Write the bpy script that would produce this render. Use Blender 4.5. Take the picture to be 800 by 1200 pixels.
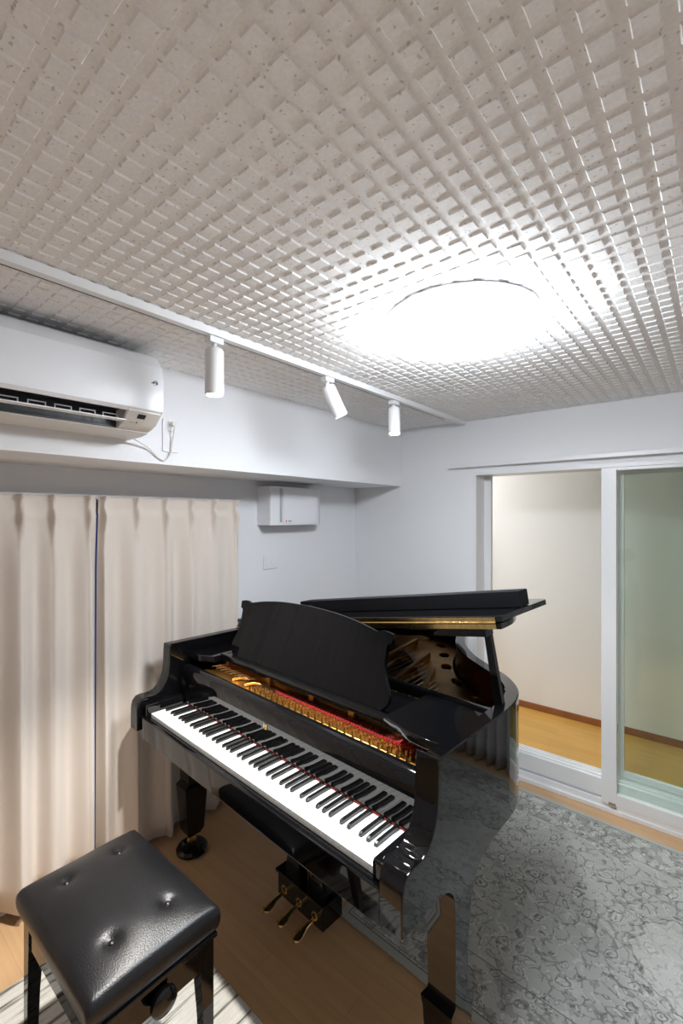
import bpy, bmesh, math, random
from mathutils import Vector, Matrix
random.seed(4)
for o in list(bpy.data.objects): bpy.data.objects.remove(o)
S = bpy.context.scene
COL = S.collection
PI = math.pi
# ------------------------------------------------------------------ camera
TH = math.atan(442/533)
cd = bpy.data.cameras.new('camera'); cam = bpy.data.objects.new('camera', cd); COL.objects.link(cam)
cd.sensor_fit = 'HORIZONTAL'; cd.sensor_width = 36; cd.lens = 533/800*36; cd.shift_y = 0.005; cd.clip_start = .02
cam.location = (0, 0, 1.57); cam.rotation_euler = (PI/2, 0, TH)
S.camera = cam
# ------------------------------------------------------------------ world, exposure, lights
w = bpy.data.worlds.new('world'); S.world = w; w.use_nodes = True
w.node_tree.nodes['Background'].inputs[0].default_value = (.03, .04, .07, 1)
w.node_tree.nodes['Background'].inputs[1].default_value = 1
S.view_settings.view_transform = 'Standard'; S.view_settings.look = 'None'
S.view_settings.gamma = 1; S.view_settings.use_curve_mapping = False
S.view_settings.exposure = 0.12
CEIL_LAMP = 62.0       # emission of the round ceiling lamp
CORR_LAMP = 62.0        # emission of the corridor lamp
SPOT_W = (150, 24, 24)    # the three track spotlights

# ------------------------------------------------------------------ materials
def mat(name, col=(.8,.8,.8), rough=.5, metal=0, spec=.5, emit=None, es=0, coat=0, bump=None, var=None, trans=0):
    m = bpy.data.materials.new(name); m.use_nodes = True
    nt = m.node_tree; b = nt.nodes['Principled BSDF']
    b.inputs['Base Color'].default_value = (*col, 1); b.inputs['Roughness'].default_value = rough
    b.inputs['Metallic'].default_value = metal; b.inputs['Specular IOR Level'].default_value = spec
    b.inputs['Coat Weight'].default_value = coat
    if emit: b.inputs['Emission Color'].default_value = (*emit, 1); b.inputs['Emission Strength'].default_value = es
    tc = nt.nodes.new('ShaderNodeTexCoord')
    if var:   # (scale, amount): slight value variation
        n = nt.nodes.new('ShaderNodeTexNoise'); n.inputs['Scale'].default_value = var[0]; n.inputs['Detail'].default_value = 4
        nt.links.new(tc.outputs['Object'], n.inputs['Vector'])
        r = nt.nodes.new('ShaderNodeValToRGB'); r.color_ramp.elements[0].position = .3; r.color_ramp.elements[1].position = .7
        r.color_ramp.elements[0].color = (*[c*(1-var[1]) for c in col], 1); r.color_ramp.elements[1].color = (*[min(1, c*(1+var[1]*.4)) for c in col], 1)
        nt.links.new(n.outputs['Fac'], r.inputs[0]); nt.links.new(r.outputs[0], b.inputs['Base Color'])
    if bump:  # (scale, strength, distance)
        n = nt.nodes.new('ShaderNodeTexNoise'); n.inputs['Scale'].default_value = bump[0]; n.inputs['Detail'].default_value = 5
        nt.links.new(tc.outputs['Object'], n.inputs['Vector'])
        bp = nt.nodes.new('ShaderNodeBump'); bp.inputs['Strength'].default_value = bump[1]; bp.inputs['Distance'].default_value = bump[2]
        nt.links.new(n.outputs['Fac'], bp.inputs['Height']); nt.links.new(bp.outputs[0], b.inputs['Normal'])
    return m
class NT:
    """tiny node helper"""
    def __init__(s, m): s.nt = m.node_tree; s.b = s.nt.nodes['Principled BSDF']
    def n(s, t, **k):
        nd = s.nt.nodes.new('ShaderNode'+t)
        for a, v in k.items():
            if a.startswith('i_'): nd.inputs[int(a[2:])].default_value = v
            else: setattr(nd, a, v)
        return nd
    def l(s, a, b): s.nt.links.new(a, b)
    def math(s, op, a, b=None, c=None):
        nd = s.nt.nodes.new('ShaderNodeMath'); nd.operation = op
        for i, v in enumerate((a, b, c)):
            if v is None: continue
            if isinstance(v, (int, float)): nd.inputs[i].default_value = v
            else: s.l(v, nd.inputs[i])
        return nd.outputs[0]
    def mix(s, f, a, b):
        nd = s.nt.nodes.new('ShaderNodeMix'); nd.data_type = 'RGBA'
        for i, v in ((0, f), (6, a), (7, b)):
            if isinstance(v, (int, float)): nd.inputs[i].default_value = v
            elif isinstance(v, tuple): nd.inputs[i].default_value = (*v, 1)
            else: s.l(v, nd.inputs[i])
        return nd.outputs[2]
    def ramp(s, f, stops, interp='LINEAR'):
        r = s.nt.nodes.new('ShaderNodeValToRGB'); r.color_ramp.interpolation = interp
        e = r.color_ramp.elements
        while len(e) < len(stops): e.new(.5)
        for i, (p, c) in enumerate(stops):
            e[i].position = p; e[i].color = (*c, 1) if isinstance(c, tuple) else (c, c, c, 1)
        s.l(f, r.inputs[0]); return r.outputs[0]

M = {}
M['wall'] = mat('wall_paper', (.83,.83,.845), .85, bump=(260, .12, .002), var=(1.3, .02))
M['cream'] = mat('corridor_paper', (.84,.825,.78), .85, bump=(200, .1, .002))
M['white_trim'] = mat('white_trim', (.80,.80,.80), .35)
M['white_pl'] = mat('white_plastic', (.82,.82,.84), .3)
M['grey_pl'] = mat('grey_plastic', (.42,.42,.44), .4)
M['offwhite'] = mat('offwhite_plastic', (.74,.71,.67), .4)
M['dark'] = mat('dark_plastic', (.012,.012,.014), .4)
M['black'] = mat('black_lacquer', (.003,.003,.0035), .035, spec=.45)
M['black_soft'] = mat('black_satin', (.004,.004,.005), .30)
M['spotwhite'] = mat('white_enamel', (.80,.80,.80), .3)
M['brass'] = mat('brass', (.83,.60,.25), .24, 1, var=(60, .25))
M['gold'] = mat('plate_gold', (.55,.31,.085), .38, 1, var=(9, .3))
M['wood_in'] = mat('mahogany', (.10,.022,.012), .22, var=(6, .4))
M['sound'] = mat('spruce', (.42,.22,.08), .4, var=(12, .3))
M['felt'] = mat('red_felt', (.36,.014,.012), .9, bump=(300, .4, .002))
M['felt2'] = mat('dark_red_felt', (.13,.008,.008), .9)
M['steel'] = mat('steel', (.62,.60,.57), .28, 1)
M['copper'] = mat('copper_string', (.6,.33,.16), .35, 1)
M['ivory'] = mat('white_key', (.86,.86,.85), .16)
M['ebony'] = mat('black_key', (.006,.006,.006), .18)
M['leather'] = mat('black_leather', (.008,.008,.009), .33, spec=.38, bump=(300, .35, .002))
M['brown_base'] = mat('brown_baseboard', (.30,.11,.035), .4, var=(8, .2))
M['red_led'] = mat('red_mark', (.7,.08,.08), .4)
M['box'] = mat('black_case_cloth', (.006,.006,.008), .6, spec=.15)
M['desk'] = mat('black_desk_lacquer', (.003,.003,.0035), .06, spec=.16)
M['rubber'] = mat('brown_buffer', (.30,.22,.12), .6)
M['lamp'] = mat('lamp_diffuser', (.9,.9,.9), .4, emit=(.86,.93,1.0), es=CEIL_LAMP)
M['spotface'] = mat('spot_face', (.9,.9,.9), .4, emit=(1,.96,.88), es=30)
M['corlamp'] = mat('corridor_lamp', (.9,.9,.9), .4, emit=(.97,.98,1.0), es=CORR_LAMP)
M['wpane'] = mat('window_pane', (.03,.05,.12), .08, emit=(.06,.10,.30), es=.35)

def m_curtain(name, col):
    m = mat(name, col, .95, bump=None); N = NT(m)
    tc = N.n('TexCoord'); mp = N.n('Mapping'); mp.inputs['Scale'].default_value = (1, 500, 500); N.l(tc.outputs['Object'], mp.inputs[0])
    n = N.n('TexNoise'); n.inputs['Scale'].default_value = 1; n.inputs['Detail'].default_value = 2; N.l(mp.outputs[0], n.inputs['Vector'])
    bp = N.n('Bump'); bp.inputs['Strength'].default_value = .25; bp.inputs['Distance'].default_value = .001
    N.l(n.outputs['Fac'], bp.inputs['Height']); N.l(bp.outputs[0], N.b.inputs['Normal'])
    N.b.inputs['Sheen Weight'].default_value = .15
    return m
M['curtain'] = m_curtain('beige_curtain_cloth', (.71,.63,.56))
M['curtain2'] = m_curtain('grey_curtain_cloth', (.52,.50,.50))

def m_ceiling():
    m = mat('rock_wool_tile', (.7,.68,.66), .95); N = NT(m)
    tc = N.n('TexCoord')
    v = N.n('TexVoronoi'); v.inputs['Scale'].default_value = 90; N.l(tc.outputs['Object'], v.inputs['Vector'])
    wn = N.n('TexNoise'); wn.inputs['Scale'].default_value = 190; wn.inputs['Detail'].default_value = 1; N.l(tc.outputs['Object'], wn.inputs['Vector'])
    d = N.math('ADD', v.outputs['Distance'], N.math('MULTIPLY', N.math('SUBTRACT', wn.outputs['Fac'], .5), .9))
    # only some cells carry a fleck
    sel = N.n('SeparateColor'); N.l(v.outputs['Color'], sel.inputs[0])
    on = N.math('GREATER_THAN', sel.outputs[0], .25)
    fl = N.math('MULTIPLY', N.math('LESS_THAN', d, .14), on)
    base = N.ramp(wn.outputs['Fac'], [(.3, (.85,.845,.845)), (.7, (.91,.905,.905))])
    N.l(N.mix(N.math('MULTIPLY', fl, .5), base, (.40,.36,.33)), N.b.inputs['Base Color'])
    bp = N.n('Bump'); bp.inputs['Strength'].default_value = .4; bp.inputs['Distance'].default_value = .0015
    n3 = N.n('TexNoise'); n3.inputs['Scale'].default_value = 90; n3.inputs['Detail'].default_value = 6; N.l(tc.outputs['Object'], n3.inputs['Vector'])
    N.l(n3.outputs['Fac'], bp.inputs['Height']); N.l(bp.outputs[0], N.b.inputs['Normal'])
    return m
M['ceiling'] = m_ceiling()

def m_floor(name, c1, c2, rough, rot):
    m = mat(name, c1, rough); N = NT(m)
    tc = N.n('TexCoord'); mp = N.n('Mapping'); mp.inputs['Rotation'].default_value = (0, 0, rot); N.l(tc.outputs['Object'], mp.inputs[0])
    br = N.n('TexBrick'); br.inputs['Scale'].default_value = 1; br.inputs['Mortar Size'].default_value = .0012
    br.inputs['Brick Width'].default_value = .9; br.inputs['Row Height'].default_value = .10; br.offset = .37
    br.inputs['Color1'].default_value = (*c1, 1); br.inputs['Color2'].default_value = (*c2, 1)
    br.inputs['Mortar'].default_value = (*[c*.80 for c in c1], 1); N.l(mp.outputs[0], br.inputs['Vector'])
    m2 = N.n('Mapping'); m2.inputs['Scale'].default_value = (2.5, 40, 1); N.l(mp.outputs[0], m2.inputs[0])
    g = N.n('TexNoise'); g.inputs['Scale'].default_value = 1; g.inputs['Detail'].default_value = 6; N.l(m2.outputs[0], g.inputs['Vector'])
    f = N.ramp(g.outputs['Fac'], [(.3, .86), (.7, 1.0)])
    mm = N.nt.nodes.new('ShaderNodeMix'); mm.data_type = 'RGBA'; mm.blend_type = 'MULTIPLY'; mm.inputs[0].default_value = 1
    N.l(br.outputs['Color'], mm.inputs[6]); N.l(f, mm.inputs[7]); N.l(mm.outputs[2], N.b.inputs['Base Color'])
    return m
M['floor'] = m_floor('pale_wood_floor', (.60,.38,.20), (.57,.355,.185), .32, 0)
M['floor2'] = m_floor('honey_wood_floor', (.66,.37,.085), (.60,.33,.07), .3, 0)

RW, RD = 1.02, .655   # half sizes of the big rug
def m_rug():
    m = mat('persian_rug', (.3,.3,.3), .95); N = NT(m)
    tc = N.n('TexCoord'); sp = N.n('SeparateXYZ'); N.l(tc.outputs['Object'], sp.inputs[0])
    ax = N.math('ABSOLUTE', sp.outputs[0]); ay = N.math('ABSOLUTE', sp.outputs[1])
    ed = N.math('MINIMUM', N.math('SUBTRACT', RW, ax), N.math('SUBTRACT', RD, ay))   # distance to the edge
    def noise(sc, det=2):
        n = N.n('TexNoise'); n.inputs['Scale'].default_value = sc; n.inputs['Detail'].default_value = det; N.l(tc.outputs['Object'], n.inputs['Vector']); return n
    nz = noise(13, 3); big = noise(22, 3); lo = noise(2.6, 2); fine = noise(70, 3)
    off = N.n('VectorMath'); off.operation = 'MULTIPLY_ADD'; off.inputs[1].default_value = (.085,.085,0)
    N.l(nz.outputs['Color'], off.inputs[0]); N.l(tc.outputs['Object'], off.inputs[2])
    def vor(scale, feat, vec, rnd=.9):
        v = N.n('TexVoronoi'); v.feature = feat; v.inputs['Scale'].default_value = scale; v.inputs['Randomness'].default_value = rnd
        N.l(vec, v.inputs['Vector']); return v
    def motif(scale, vec, freq, keep, rad):
        v = vor(scale, 'F1', vec); se = N.n('SeparateColor'); N.l(v.outputs['Color'], se.inputs[0])
        k = N.math('MULTIPLY', N.math('GREATER_THAN', se.outputs[1], keep), N.math('LESS_THAN', v.outputs['Distance'], rad))
        s_ = N.math('SINE', N.math('MULTIPLY', v.outputs['Distance'], freq))
        return N.math('MULTIPLY', N.math('GREATER_THAN', s_, .5), k), N.math('MULTIPLY', N.math('LESS_THAN', s_, -.5), k)
    rd, rl = motif(15, off.outputs[0], 26, .45, .42)
    rd2, rl2 = motif(34, off.outputs[0], 20, .35, .40)
    v2 = vor(22, 'DISTANCE_TO_EDGE', off.outputs[0])
    scr = N.math('MULTIPLY', N.math('LESS_THAN', v2.outputs['Distance'], .065), N.math('GREATER_THAN', big.outputs['Fac'], .46))
    v5 = vor(12, 'DISTANCE_TO_EDGE', off.outputs[0])
    lsc = N.math('MULTIPLY', N.math('LESS_THAN', v5.outputs['Distance'], .028), N.math('LESS_THAN', big.outputs['Fac'], .53))
    dark, lite = (.13,.125,.125), (.66,.66,.62)
    base = N.ramp(lo.outputs['Fac'], [(.35, (.41,.425,.39)), (.65, (.53,.535,.515))])
    wear = N.ramp(fine.outputs['Fac'], [(.38, .35), (.62, 1.0)])
    def lay(c, msk, amt, col): return N.mix(N.math('MULTIPLY', N.math('MULTIPLY', msk, amt), wear), c, col)
    c = lay(base, rl2, .7, lite); c = lay(c, rd2, .75, dark); c = lay(c, lsc, .65, lite)
    c = lay(c, scr, .72, dark); c = lay(c, rl, .75, lite); c = lay(c, rd, .80, dark)
    # pale medallion near the middle of the rug with a scalloped outline
    rr = N.math('SQRT', N.math('ADD', N.math('POWER', N.math('SUBTRACT', sp.outputs[0], .10), 2), N.math('POWER', N.math('MULTIPLY', sp.outputs[1], 1.2), 2)))
    an = N.math('ARCTAN2', sp.outputs[1], N.math('SUBTRACT', sp.outputs[0], .10))
    rs = N.math('ADD', N.math('SUBTRACT', rr, N.math('MULTIPLY', N.math('SINE', N.math('MULTIPLY', an, 12)), .012)), N.math('MULTIPLY', N.math('SUBTRACT', nz.outputs['Fac'], .5), .14))
    c = N.mix(N.math('MULTIPLY', N.math('LESS_THAN', rs, .24), .45), c, (.60,.60,.57))
    for r0, hw, am in ((.245, .007, .7), (.275, .004, .5), (.36, .006, .55)):
        c = lay(c, N.math('LESS_THAN', N.math('ABSOLUTE', N.math('SUBTRACT', rs, r0)), hw), am, dark)
    # busier darker border, then plain edge strips
    def band(lo_, hi): return N.math('MULTIPLY', N.math('GREATER_THAN', ed, lo_), N.math('LESS_THAN', ed, hi))
    bn = N.math('GREATER_THAN', N.math('ADD', big.outputs['Fac'], N.math('MULTIPLY', rd2, .1)), .50)
    c = N.mix(N.math('MULTIPLY', N.math('MULTIPLY', band(.042, .20), bn), .38), c, (.15,.145,.135))
    c = lay(c, N.math('MULTIPLY', band(.042, .20), rl2), .85, lite)
    for lo_, hi, col in ((0, .026, (.42,.43,.39)), (.026, .031, (.17,.16,.15)), (.038, .042, (.24,.23,.21)), (.200, .204, (.2,.19,.18))):
        c = N.mix(band(lo_, hi), c, col)
    N.l(c, N.b.inputs['Base Color'])
    bp = N.n('Bump'); bp.inputs['Strength'].default_value = .6; bp.inputs['Distance'].default_value = .003
    pn = noise(500); N.l(pn.outputs['Fac'], bp.inputs['Height']); N.l(bp.outputs[0], N.b.inputs['Normal'])
    return m
M['rug'] = m_rug()
def m_mat():
    m = mat('striped_mat_weave', (.7,.7,.66), .95); N = NT(m)
    tc = N.n('TexCoord'); sp = N.n('SeparateXYZ'); N.l(tc.outputs['Object'], sp.inputs[0])
    mp = N.n('Mapping'); mp.inputs['Scale'].default_value = (55, 3, 1); N.l(tc.outputs['Object'], mp.inputs[0])
    n = N.n('TexNoise'); n.inputs['Scale'].default_value = 1; n.inputs['Detail'].default_value = 3; N.l(mp.outputs[0], n.inputs['Vector'])
    c = N.ramp(n.outputs['Fac'], [(.36, (.16,.15,.13)), (.42, (.46,.45,.41)), (.47, (.66,.65,.60)), (.6, (.74,.73,.68))])
    N.l(c, N.b.inputs['Base Color'])
    wv = N.math('SINE', N.math('MULTIPLY', sp.outputs[0], 700))
    bp = N.n('Bump'); bp.inputs['Strength'].default_value = .5; bp.inputs['Distance'].default_value = .002
    N.l(wv, bp.inputs['Height']); N.l(bp.outputs[0], N.b.inputs['Normal'])
    return m
M['mat'] = m_mat()
def m_glass():
    m = bpy.data.materials.new('green_tinted_glass'); m.use_nodes = True; nt = m.node_tree
    for n in list(nt.nodes):
        if n.type != 'OUTPUT_MATERIAL': nt.nodes.remove(n)
    out = [n for n in nt.nodes][0]
    tr = nt.nodes.new('ShaderNodeBsdfTransparent'); tr.inputs[0].default_value = (.925,.965,.94,1)
    gl = nt.nodes.new('ShaderNodeBsdfGlossy'); gl.inputs['Roughness'].default_value = .02; gl.inputs[0].default_value = (.85,.95,.9,1)
    fr = nt.nodes.new('ShaderNodeFresnel'); fr.inputs[0].default_value = 1.55
    mx = nt.nodes.new('ShaderNodeMixShader')
    ge = nt.nodes.new('ShaderNodeNewGeometry'); k1 = nt.nodes.new('ShaderNodeMath'); k1.operation = 'SUBTRACT'; k1.inputs[0].default_value = 1; nt.links.new(ge.outputs['Backfacing'], k1.inputs[1])
    k2 = nt.nodes.new('ShaderNodeMath'); k2.operation = 'MULTIPLY'; nt.links.new(fr.outputs[0], k2.inputs[0]); nt.links.new(k1.outputs[0], k2.inputs[1])
    nt.links.new(k2.outputs[0], mx.inputs[0]); nt.links.new(tr.outputs[0], mx.inputs[1]); nt.links.new(gl.outputs[0], mx.inputs[2])
    nt.links.new(mx.outputs[0], out.inputs[0]); return m
M['glass'] = m_glass()

# ------------------------------------------------------------------ mesh helpers
def link(name, me, m=None, parent=None, mats=None):
    o = bpy.data.objects.new(name, me); COL.objects.link(o)
    for x in (mats or ([m] if m else [])): me.materials.append(x)
    if parent: o.parent = parent
    return o
def tag(o, label=None, cat=None, group=None, kind=None):
    if label: o['label'] = label
    if cat: o['category'] = cat
    if group: o['group'] = group
    if kind: o['kind'] = kind
    return o
def thing(name, label, cat, loc=(0,0,0), rotz=0, group=None):
    o = bpy.data.objects.new(name, None); COL.objects.link(o); o.location = loc; o.rotation_euler = (0,0,rotz); o.empty_display_size = .05
    return tag(o, label, cat, group)
def fin(bm, name, m, parent=None, smooth=False, mats=None, ang=35):
    me = bpy.data.meshes.new(name); bmesh.ops.recalc_face_normals(bm, faces=bm.faces); bm.to_mesh(me); bm.free()
    if smooth:
        for p in me.polygons: p.use_smooth = True
        try: me.set_sharp_from_angle(angle=math.radians(ang))
        except Exception: pass
    o = link(name, me, m, parent, mats)
    if smooth and len(me.polygons) < 900:
        wn = o.modifiers.new('wn', 'WEIGHTED_NORMAL'); wn.keep_sharp = True
    return o
def abox(bm, x0, x1, y0, y1, z0, z1, bev=0, seg=2):
    r = bmesh.ops.create_cube(bm, size=1)
    vs = r['verts']
    for v in vs: v.co = Vector((x0+(v.co.x+.5)*(x1-x0), y0+(v.co.y+.5)*(y1-y0), z0+(v.co.z+.5)*(z1-z0)))
    if bev:
        es = list({e for v in vs for e in v.link_edges})
        bmesh.ops.bevel(bm, geom=es, offset=bev, segments=seg, affect='EDGES', profile=.6)
    return bm
def box(name, x0, x1, y0, y1, z0, z1, m, parent=None, bev=0, seg=2):
    return fin(abox(bmesh.new(), x0, x1, y0, y1, z0, z1, bev, seg), name, m, parent, smooth=bool(bev))
def acyl(bm, p, q, r0, r1=None, n=24, cap=True):
    p, q = Vector(p), Vector(q); d = q-p; L = d.length
    M4 = Matrix.Translation((p+q)/2) @ d.to_track_quat('Z', 'Y').to_matrix().to_4x4()
    bmesh.ops.create_cone(bm, cap_ends=cap, segments=n, radius1=r0, radius2=r0 if r1 is None else r1, depth=L, matrix=M4)
    return bm
def cyl(name, p, q, r, m, parent=None, r1=None, n=24): return fin(acyl(bmesh.new(), p, q, r, r1, n), name, m, parent, smooth=True)
def alathe(bm, prof, c, n=40):
    """prof: (r, z) list; revolved round vertical axis at c"""
    rings = []
    for r, z in prof:
        if r < 1e-6: rings.append([bm.verts.new((c[0], c[1], c[2]+z))])
        else: rings.append([bm.verts.new((c[0]+r*math.cos(2*PI*i/n), c[1]+r*math.sin(2*PI*i/n), c[2]+z)) for i in range(n)])
    for a, b in zip(rings, rings[1:]):
        for i in range(n):
            j = (i+1) % n
            if len(a) == 1 and len(b) == 1: continue
            if len(a) == 1: bm.faces.new((a[0], b[i], b[j]))
            elif len(b) == 1: bm.faces.new((a[i], a[j], b[0]))
            else: bm.faces.new((a[i], a[j], b[j], b[i]))
    return bm
def aprism(bm, pts, axis, a, b, bev=0):
    """extrude closed 2D outline along axis; axis 0 pts=(y,z), 1 pts=(x,z), 2 pts=(x,y)"""
    def P(p, t): return {0: (t, p[0], p[1]), 1: (p[0], t, p[1]), 2: (p[0], p[1], t)}[axis]
    v0 = [bm.verts.new(P(p, a)) for p in pts]; v1 = [bm.verts.new(P(p, b)) for p in pts]
    n = len(pts); fs = [bm.faces.new(v0), bm.faces.new(v1[::-1])]
    for i in range(n): fs.append(bm.faces.new((v0[i], v0[(i+1) % n], v1[(i+1) % n], v1[i])))
    if bev:
        es = [e for f in fs[:2] for e in f.edges]
        if bev < 0: bev = -bev; es = [e for e in es if all(v.co.y < .108 for v in e.verts) and not all(v.co.z < .66 for v in e.verts)]
        bmesh.ops.recalc_face_normals(bm, faces=bm.faces)
        bmesh.ops.bevel(bm, geom=es, offset=bev, segments=2, affect='EDGES', profile=.6)
    return bm
def prism(name, pts, axis, a, b, m, parent=None, bev=0, smooth=True):
    return fin(aprism(bmesh.new(), pts, axis, a, b, bev), name, m, parent, smooth=smooth)
def catmull(P, n=6, closed=False):
    out = []; N_ = len(P)
    for i in range(N_ if closed else N_-1):
        g = (lambda k: P[k % N_]) if closed else (lambda k: P[min(max(k, 0), N_-1)])
        p0, p1, p2, p3 = g(i-1), g(i), g(i+1), g(i+2)
        for k in range(n):
            t = k/n
            out.append(tuple(.5*((2*p1[d])+(-p0[d]+p2[d])*t+(2*p0[d]-5*p1[d]+4*p2[d]-p3[d])*t*t+(-p0[d]+3*p1[d]-3*p2[d]+p3[d])*t**3) for d in range(len(p1))))
    if not closed: out.append(tuple(P[-1]))
    return out
def tube(name, P, r, m, parent=None, n=10, sm=5):
    P = [Vector(p) for p in catmull(P, sm)]; bm = bmesh.new(); rings = []
    up = Vector((0, 0, 1))
    for i, p in enumerate(P):
        t = (P[min(i+1, len(P)-1)]-P[max(i-1, 0)]).normalized()
        a = t.cross(up if abs(t.z) < .95 else Vector((1, 0, 0))).normalized(); b = t.cross(a)
        rings.append([bm.verts.new(p+(a*math.cos(2*PI*k/n)+b*math.sin(2*PI*k/n))*r) for k in range(n)])
    for A, B in zip(rings, rings[1:]):
        for k in range(n): bm.faces.new((A[k], A[(k+1) % n], B[(k+1) % n], B[k]))
    bm.faces.new(rings[0]); bm.faces.new(rings[-1][::-1])
    return fin(bm, name, m, parent, smooth=True)
def copy_part(o, parent, loc=None):
    c = o.copy(); COL.objects.link(c); c.parent = parent
    if loc is not None: c.location = loc
    return c
def struct(o, label=None): return tag(o, label=label, kind='structure')

# ------------------------------------------------------------------ room shell
XL, XR, YB, YF, ZC = -2.16, 1.35, -1.5, 2.77, 2.175
struct(box('floor', XL-.1, XR+.1, YB-.1, YF+.02, -.08, 0, M['floor']), 'pale wood plank floor of the music room')
struct(box('wall_left', XL-.12, XL, YB-.1, YF+.12, 0, ZC, M['wall']), 'white papered wall behind the curtains')
struct(box('wall_right', XR, XR+.12, YB-.1, YF+.12, 0, ZC, M['wall']))
struct(box('wall_back', XL, XR, YB-.12, YB, 0, ZC, M['wall']))
OX0, OX1, OZ = -1.19, .56, 1.83
bm = bmesh.new()
abox(bm, XL, OX0, YF, YF+.13, 0, ZC); abox(bm, OX1, XR, YF, YF+.13, 0, ZC); abox(bm, OX0, OX1, YF, YF+.13, OZ, ZC)
struct(fin(bm, 'wall_front', M['wall']), 'white wall around the sliding doorway')
# ceiling: board with small raised square pads
def ceiling():
    V, Fc = [], []
    def q(*a): Fc.append(a)
    V += [(XL-.1, YB-.1, ZC), (XR+.1, YB-.1, ZC), (XR+.1, YF+.1, ZC), (XL-.1, YF+.1, ZC)]; q(0, 1, 2, 3)
    V += [(XL-.1, YB-.1, ZC+.06), (XR+.1, YB-.1, ZC+.06), (XR+.1, YF+.1, ZC+.06), (XL-.1, YF+.1, ZC+.06)]
    q(4, 5, 6, 7); q(0, 1, 5, 4); q(1, 2, 6, 5); q(2, 3, 7, 6); q(3, 0, 4, 7)
    px, py, wx, wy, h, t = .0476, .0480, .0325, .0335, .0034, .0022
    i0 = int(math.floor((-1.74+.085)/px)); i1 = int((XR+.085)/px)
    for i in range(i0, i1):
        for j in range(int((YB-.598)/py), int((YF-.598)/py)+1):
            x0 = -.085+i*px; y0 = .598+j*py; x1 = x0+wx; y1 = y0+wy
            if y1 > YF or x1 > XR or y0 < YB: continue
            b = len(V)
            V.extend([(x0, y0, ZC), (x1, y0, ZC), (x1, y1, ZC), (x0, y1, ZC), (x0+t, y0+t, ZC-h), (x1-t, y0+t, ZC-h), (x1-t, y1-t, ZC-h), (x0+t, y1-t, ZC-h)])
            q(b+4, b+5, b+6, b+7); q(b, b+1, b+5, b+4); q(b+1, b+2, b+6, b+5); q(b+2, b+3, b+7, b+6); q(b+3, b, b+4, b+7)
    me = bpy.data.meshes.new('ceiling'); me.from_pydata(V, [], Fc); me.update()
    return link('ceiling', me, M['ceiling'])
struct(ceiling(), 'textured ceiling tiles with small raised squares')
struct(box('trim_1', XL, -1.74, YB, YF, 1.777, ZC, M['wall'], bev=.003), 'white boxed beam running along the left wall')
# window hidden behind the curtains
struct(box('window_1', XL-.001, XL+.012, .25, 1.52, .06, 1.60, M['wpane']))
bm = bmesh.new()
for a in ((.22, .27, .03, 1.63), (1.50, 1.55, .03, 1.63), (.80, .85, .03, 1.63)): abox(bm, XL, XL+.03, a[0], a[1], a[2], a[3], .002)
for z0, z1 in ((.03, .08), (1.58, 1.63)): abox(bm, XL, XL+.028, .22, 1.55, z0, z1, .002)
fin(bm, 'window_frame', M['grey_pl'], bpy.data.objects['window_1'])
# door opening: frame, threshold
bm = bmesh.new()
abox(bm, OX0-.016, OX0+.006, YF-.006, YF+.16, 0, OZ-.006, .002)
abox(bm, OX1-.006, OX1+.016, YF-.006, YF+.16, 0, OZ-.006, .002)
abox(bm, OX0-.016, OX1+.016, YF-.006, YF+.16, OZ-.006, OZ+.016, .002)
abox(bm, OX0+.006, OX0+.05, YF+.125, YF+.155, 0, OZ, .001)         # inner stop on the left jamb
struct(fin(bm, 'trim_2', M['white_trim'], smooth=True), 'white frame lining the sliding doorway')
bm = bmesh.new()
abox(bm, OX0, OX1, YF+.02, YF+.115, 0, .148, .002)
abox(bm, OX0, OX1, YF-.002, YF+.02, 0, .050, .002)
abox(bm, OX0, OX1, YF-.022, YF-.002, 0, .022, .002)
for y in (YF+.036, YF+.072, YF+.10): abox(bm, OX0, OX1, y, y+.006, .148, .157)
struct(fin(bm, 'trim_3', M['white_trim'], smooth=True), 'white raised threshold of the sliding doorway')
struct(box('trim_4', OX0, OX1, YF+.010, YF+.0195, .050, .058, M['grey_pl']), 'grey runner strip on the threshold')
# corridor beyond
YC = 3.83
struct(box('floor_corridor', -3.0, 1.9, YF+.02, YC+.05, -.08, 0, M['floor2']), 'honey coloured corridor floor')
struct(box('wall_corridor', -3.0, 1.9, YC, YC+.1, 0, 2.35, M['cream']), 'cream corridor wall')
struct(box('wall_corridor_left', -3.1, -3.0, YF+.13, YC+.1, 0, 2.35, M['cream']))
struct(box('wall_corridor_right', 1.9, 2.0, YF+.13, YC+.1, 0, 2.35, M['cream']))
struct(box('ceiling_corridor', -3.1, 2.0, YF+.13, YC+.1, 2.35, 2.42, M['cream']))
struct(box('baseboard_corridor', -3.0, 1.9, YC-.012, YC, 0, .050, M['brown_base'], bev=.002), 'brown corridor baseboard')
t = thing('corridor_lamp', 'round corridor ceiling lamp beyond the doorway', 'ceiling lamp', (-2.25, 3.30, 2.35))
bm = bmesh.new(); alathe(bm, [(0, -.07), (.10, -.066), (.17, -.04), (.19, -.012)], (0, 0, 0)); fin(bm, 'lamp_shade', M['corlamp'], t, True)
bm = bmesh.new(); alathe(bm, [(0, 0), (.195, 0), (.195, -.014), (.185, -.014), (0, -.012)], (0, 0, 0)); fin(bm, 'lamp_base', M['white_pl'], t, True)

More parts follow.
